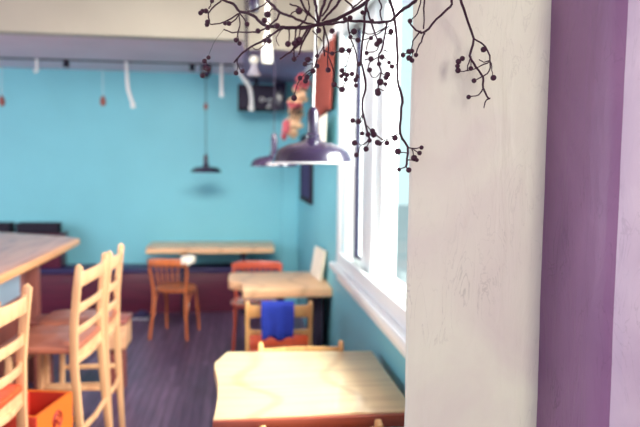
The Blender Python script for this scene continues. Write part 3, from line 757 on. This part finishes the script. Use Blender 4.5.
branch('dark berry branch with a dense knot of twigs above the white lamp cord', [
    S('416,1 404,9 394,18 388,21.5 375,22.5 360,21.5 348,21 340,22.5 328,24 316,26 300,29', 2.3),
    S('264,-5 267,0 273.7,6.3 280,12.6 289,15.5 300,20.4 310,24 320,25', 2.0),
    S('280,12.6 277,19 272,23 268,27', 1.3), S('314,-4 315.5,4 317,14 317.5,24', 2.0), S('326,-4 324,4 320,14 319,24', 2.1), S('343,-4 340,0 335,7 330,12 322,21', 2.0),
    S('300,-3 304,8 312,16 318,24', 1.5), S('297,27 303,22 308,14 309,4 305,-3', 1.1), S('290,4 300,8 310,16', .9), S('332,-3 329,6 322,16', 1.6),
    S('324,24 324,35 323.7,46 324.5,56', 1.2), S('324,27 328.6,43.5 328,56 328,70', .9), S('328,56 334,72 334,84 342,89.5', .7), S('311,27 302.6,42 298.5,55', 1.3), S('296,29 295,40 294,58', 1.0),
    S('308,28 300,42 290,52 280,59', 1.4), S('313,31 318,37 322,41', .8), S('289,29 289,38 288.3,44', .7), S('300,30 299,40', .7), S('318,26 316,40 317,56 313,71 306,80', .9),
    S('323.7,46 318,56', .6), S('312,60 307.7,59.5', .6), S('313,64 305,64', .6), S('313,71 308,74 307,77', .6), S('310,70 300,78', .6), S('298,56 294,59', .6), S('300,78 296,88 294,98', .6),
    S('324,50 332,53.5 342,50 349,51', .6), S('280,13 273,9 268,14', .6), S('272,26 268,22 264.5,20.5', .7), S('270,34 266,37 265,40.5', .6), S('272,34 269,41', .6), S('289,15.5 294,12 299,11', .7),
    S('352,8 357,5 366,-3', 1.2), S('352,6 345,0 343,-4', 1.2), S('281,30 276,38 279,46', .5), S('302,42 296,48 293,47', .5)],
    B('267.5,14.5 267.5,28 277,26 299,40 299,11 332,31 318.5,30.5 294.5,43.5', 2.5)+B('264.5,20.5 265,40.5 269,41 288,44 294,59 305,64 307.7,59.5 313,71 300,78 307,77 305.5,81 317,66 317,56 328,70 334,84.5 342.5,89.5 294,98 332,53.5'), 1.08, 1.2,
    [(264, -5, 2), (314, -4, 2), (326, -4, 2), (343, -4, 2), (416, 1, 2.3)])
branch('dark berry branch hanging straight down in front of the blue window strip', [
    S('368,-5 366.5,4 364.6,17 363.2,38 361,56 363,71 366,85 363,98 362.5,111 366,126 370,140', 1.9),
    S('366,6 369,17 373.7,29.5 378,42', 1.5), S('376,-5 378.6,0 381.5,7 380,12.6 382,21', 1.2), S('386,22 386,30 382,48 378.5,57 379,64 381,72 378,88', 1.2), S('388,23 384,28 372,34 362,32', .7),
    S('391,23 388,27 379,33 373,36 368,42 366,50', .7), S('385,33 393,36 391,46 384,50', .7), S('384,50 392,54 392,62', .6), S('378,88 384,91 386,84', .6), S('378.5,57 370,62 369,70 374,78 381,72', .6),
    S('348,22 349,33 353,45 357,58 357,75', 1.0), S('353,45 347,62 346,76', .6), S('346,66 342,70', .5), S('346,74 352,74', .5), S('346,76 345.8,79.5 342,89', .5), S('357,72 355.5,80 356,85', .5),
    S('363,40 371,38', .6), S('349,33 354,31', .6), S('351,38 358,40', .5), S('378,42 377,50 366.5,53', .7), S('366,14 363,13', .5), S('382,55 389,62 392,66', .6), S('381,73 387,75', .6), S('380,80 385,84', .5),
    S('362.8,113 358.5,121.5 353,120', .7), S('362.5,116 362,133', .6), S('364,119 368,134', .6), S('365,124 372,131 374,134', .6), S('370,140 361,146 356.5,155', .9), S('370,140 366,149', .6), S('362,145 354.5,143', .6),
    S('372,132 380,138 385,140', .8), S('352,20 346,19', .6), S('364,60 370,59', .6), S('362,64 359,64', .5)],
    B('391,31.5 379.5,41 377,44 354,31.5 349,50.5 342,50 380.3,82 378,93 387.5,74.5 342,89.5 373.8,134.5 371,59', 2.6)+
    B('350,18 345,19 362.5,12.5 372,21 350.5,37 358,40 371,38 366.5,53 382,57 379,64 389,62.5 392,66.5 369.5,70 359,64 386,77.5 385.5,84 377.5,91 342,70.5 344,74 341.5,76 347,75 352,74 345.8,79.5 357.5,76.5 355.5,80 356,85.5 352.7,120.5 358.5,121.5 362,133.5 368,134.5 372.5,131 369.5,140.5 366,149 354.5,143 356.5,155'), 1.16, 1.25,
    [(368, -5, 1.9), (376, -5, 1.2)])
branch('long single dark stem ending in berries against the left edge of the pier', [
    S('388,-5 390,0 394,15.5 397,38 397.5,60 397.2,78 402.4,98 401,112 399.7,133.7 407.5,147 406.6,164 405.5,167', 2.2),
    S('415,2 400,11.5 394,18', 2.0), S('422,-6 418,-2 415,2', 2.0), S('407.5,147 414,148.5 421,147.5', .9), S('412,148 413,153 414,157', .7), S('413,148.5 419,153', .7), S('406.8,153 398,152', .7), S('406.6,160 416,160', .8),
    S('405.5,167 399,169.5', .7), S('405.5,166 408.7,170', .7), S('400,134 392,136 386,140 379,144', .8), S('387,140 387,143', .6), S('397.5,66 392,60', .7), S('399.7,125 401,138 404,141', .6)],
    B('397.8,151.5 414,158 408.7,170 395,138', 2.7)+B('421.5,147.5 419.5,153 416.8,160 399,169.5 377.5,142.5 379.5,143.5 387,143', 2.1), 1.17, 1.23, [(388, -5, 2.2), (422, -6, 2)])
branch('forked dark twig with a small berry cluster in front of the pier top', [
    S('452,-5 451.8,0 450.5,6.5 436,19.3 424.8,32 416,30 410,23', 1.9), S('424.6,-5 424.3,0 423.5,29', 1.3), S('421.5,-5 421,0 417,13 411,20', .9), S('424.8,33 421,42 417,50 416,55', 1.1),
    S('421,31 413,41 412,50', 1.0), S('412,48 408.8,51.5 403,55', .6), S('412,50 409,58', .6), S('413,52 412,60.5', .6)],
    B('410,21 403,55 408.8,51.5 412,51 416,55 409,58 412,60.5', 2.1), 1.18, 1.24, [(452, -5, 1.9), (424.6, -5, 1.3), (421.5, -5, .9)])
branch('rightmost dark berry twig curling down over the cream pier', [
    S('460.5,-5 461,0 465,14 473.8,38.7 470,55.4 476,67 482.8,77.3 482.8,87.6 489,99', 2.0), S('473.8,38.7 485.4,46.4 490.5,60.6 489,71 481.5,77', 1.2), S('471,56 468,66 466,71 458,71', .9),
    S('489,61 484,62 479,59.5', .8), S('489,62 481,66 474,69 466,71', .8), S('482.5,89 479,95 468.6,97', 1.0), S('481.5,77 474,80.7', .8), S('488,99 484.5,103 484,108', .9), S('485.4,46.4 483.6,49.5', .7), S('490.5,62 492,70 493.4,77.8', .6),
    S('458,71 457,66 458.5,61 462.3,58.5', .8), S('471,57 471,68', .6), S('489,99 490,98', .8)],
    B('462.3,58.5 458.5,61.5 457.5,66 458,70.5 470.8,68.5 474,80.7 468.6,97', 2.3)+B('493.4,77.8 483.6,49.5', 2.7), 1.17, 1.24, [(460.5, -5, 2.0)])
tw = thing('twine', 'twine loop tying the dried branches up to the ceiling', 'string', (TIE.x, TIE.y, TIE.z))
MB().tube([(0, 0, -.02), (0, 0, ZR-TIE.z)], .004, 8).build('cord', M['brown'], tw)
MB().lathe([(.035, -.03), (.042, -.01), (.042, .02), (.03, .03)], 16, (0, 0, 0), True).build('knot', M['brown'], tw)
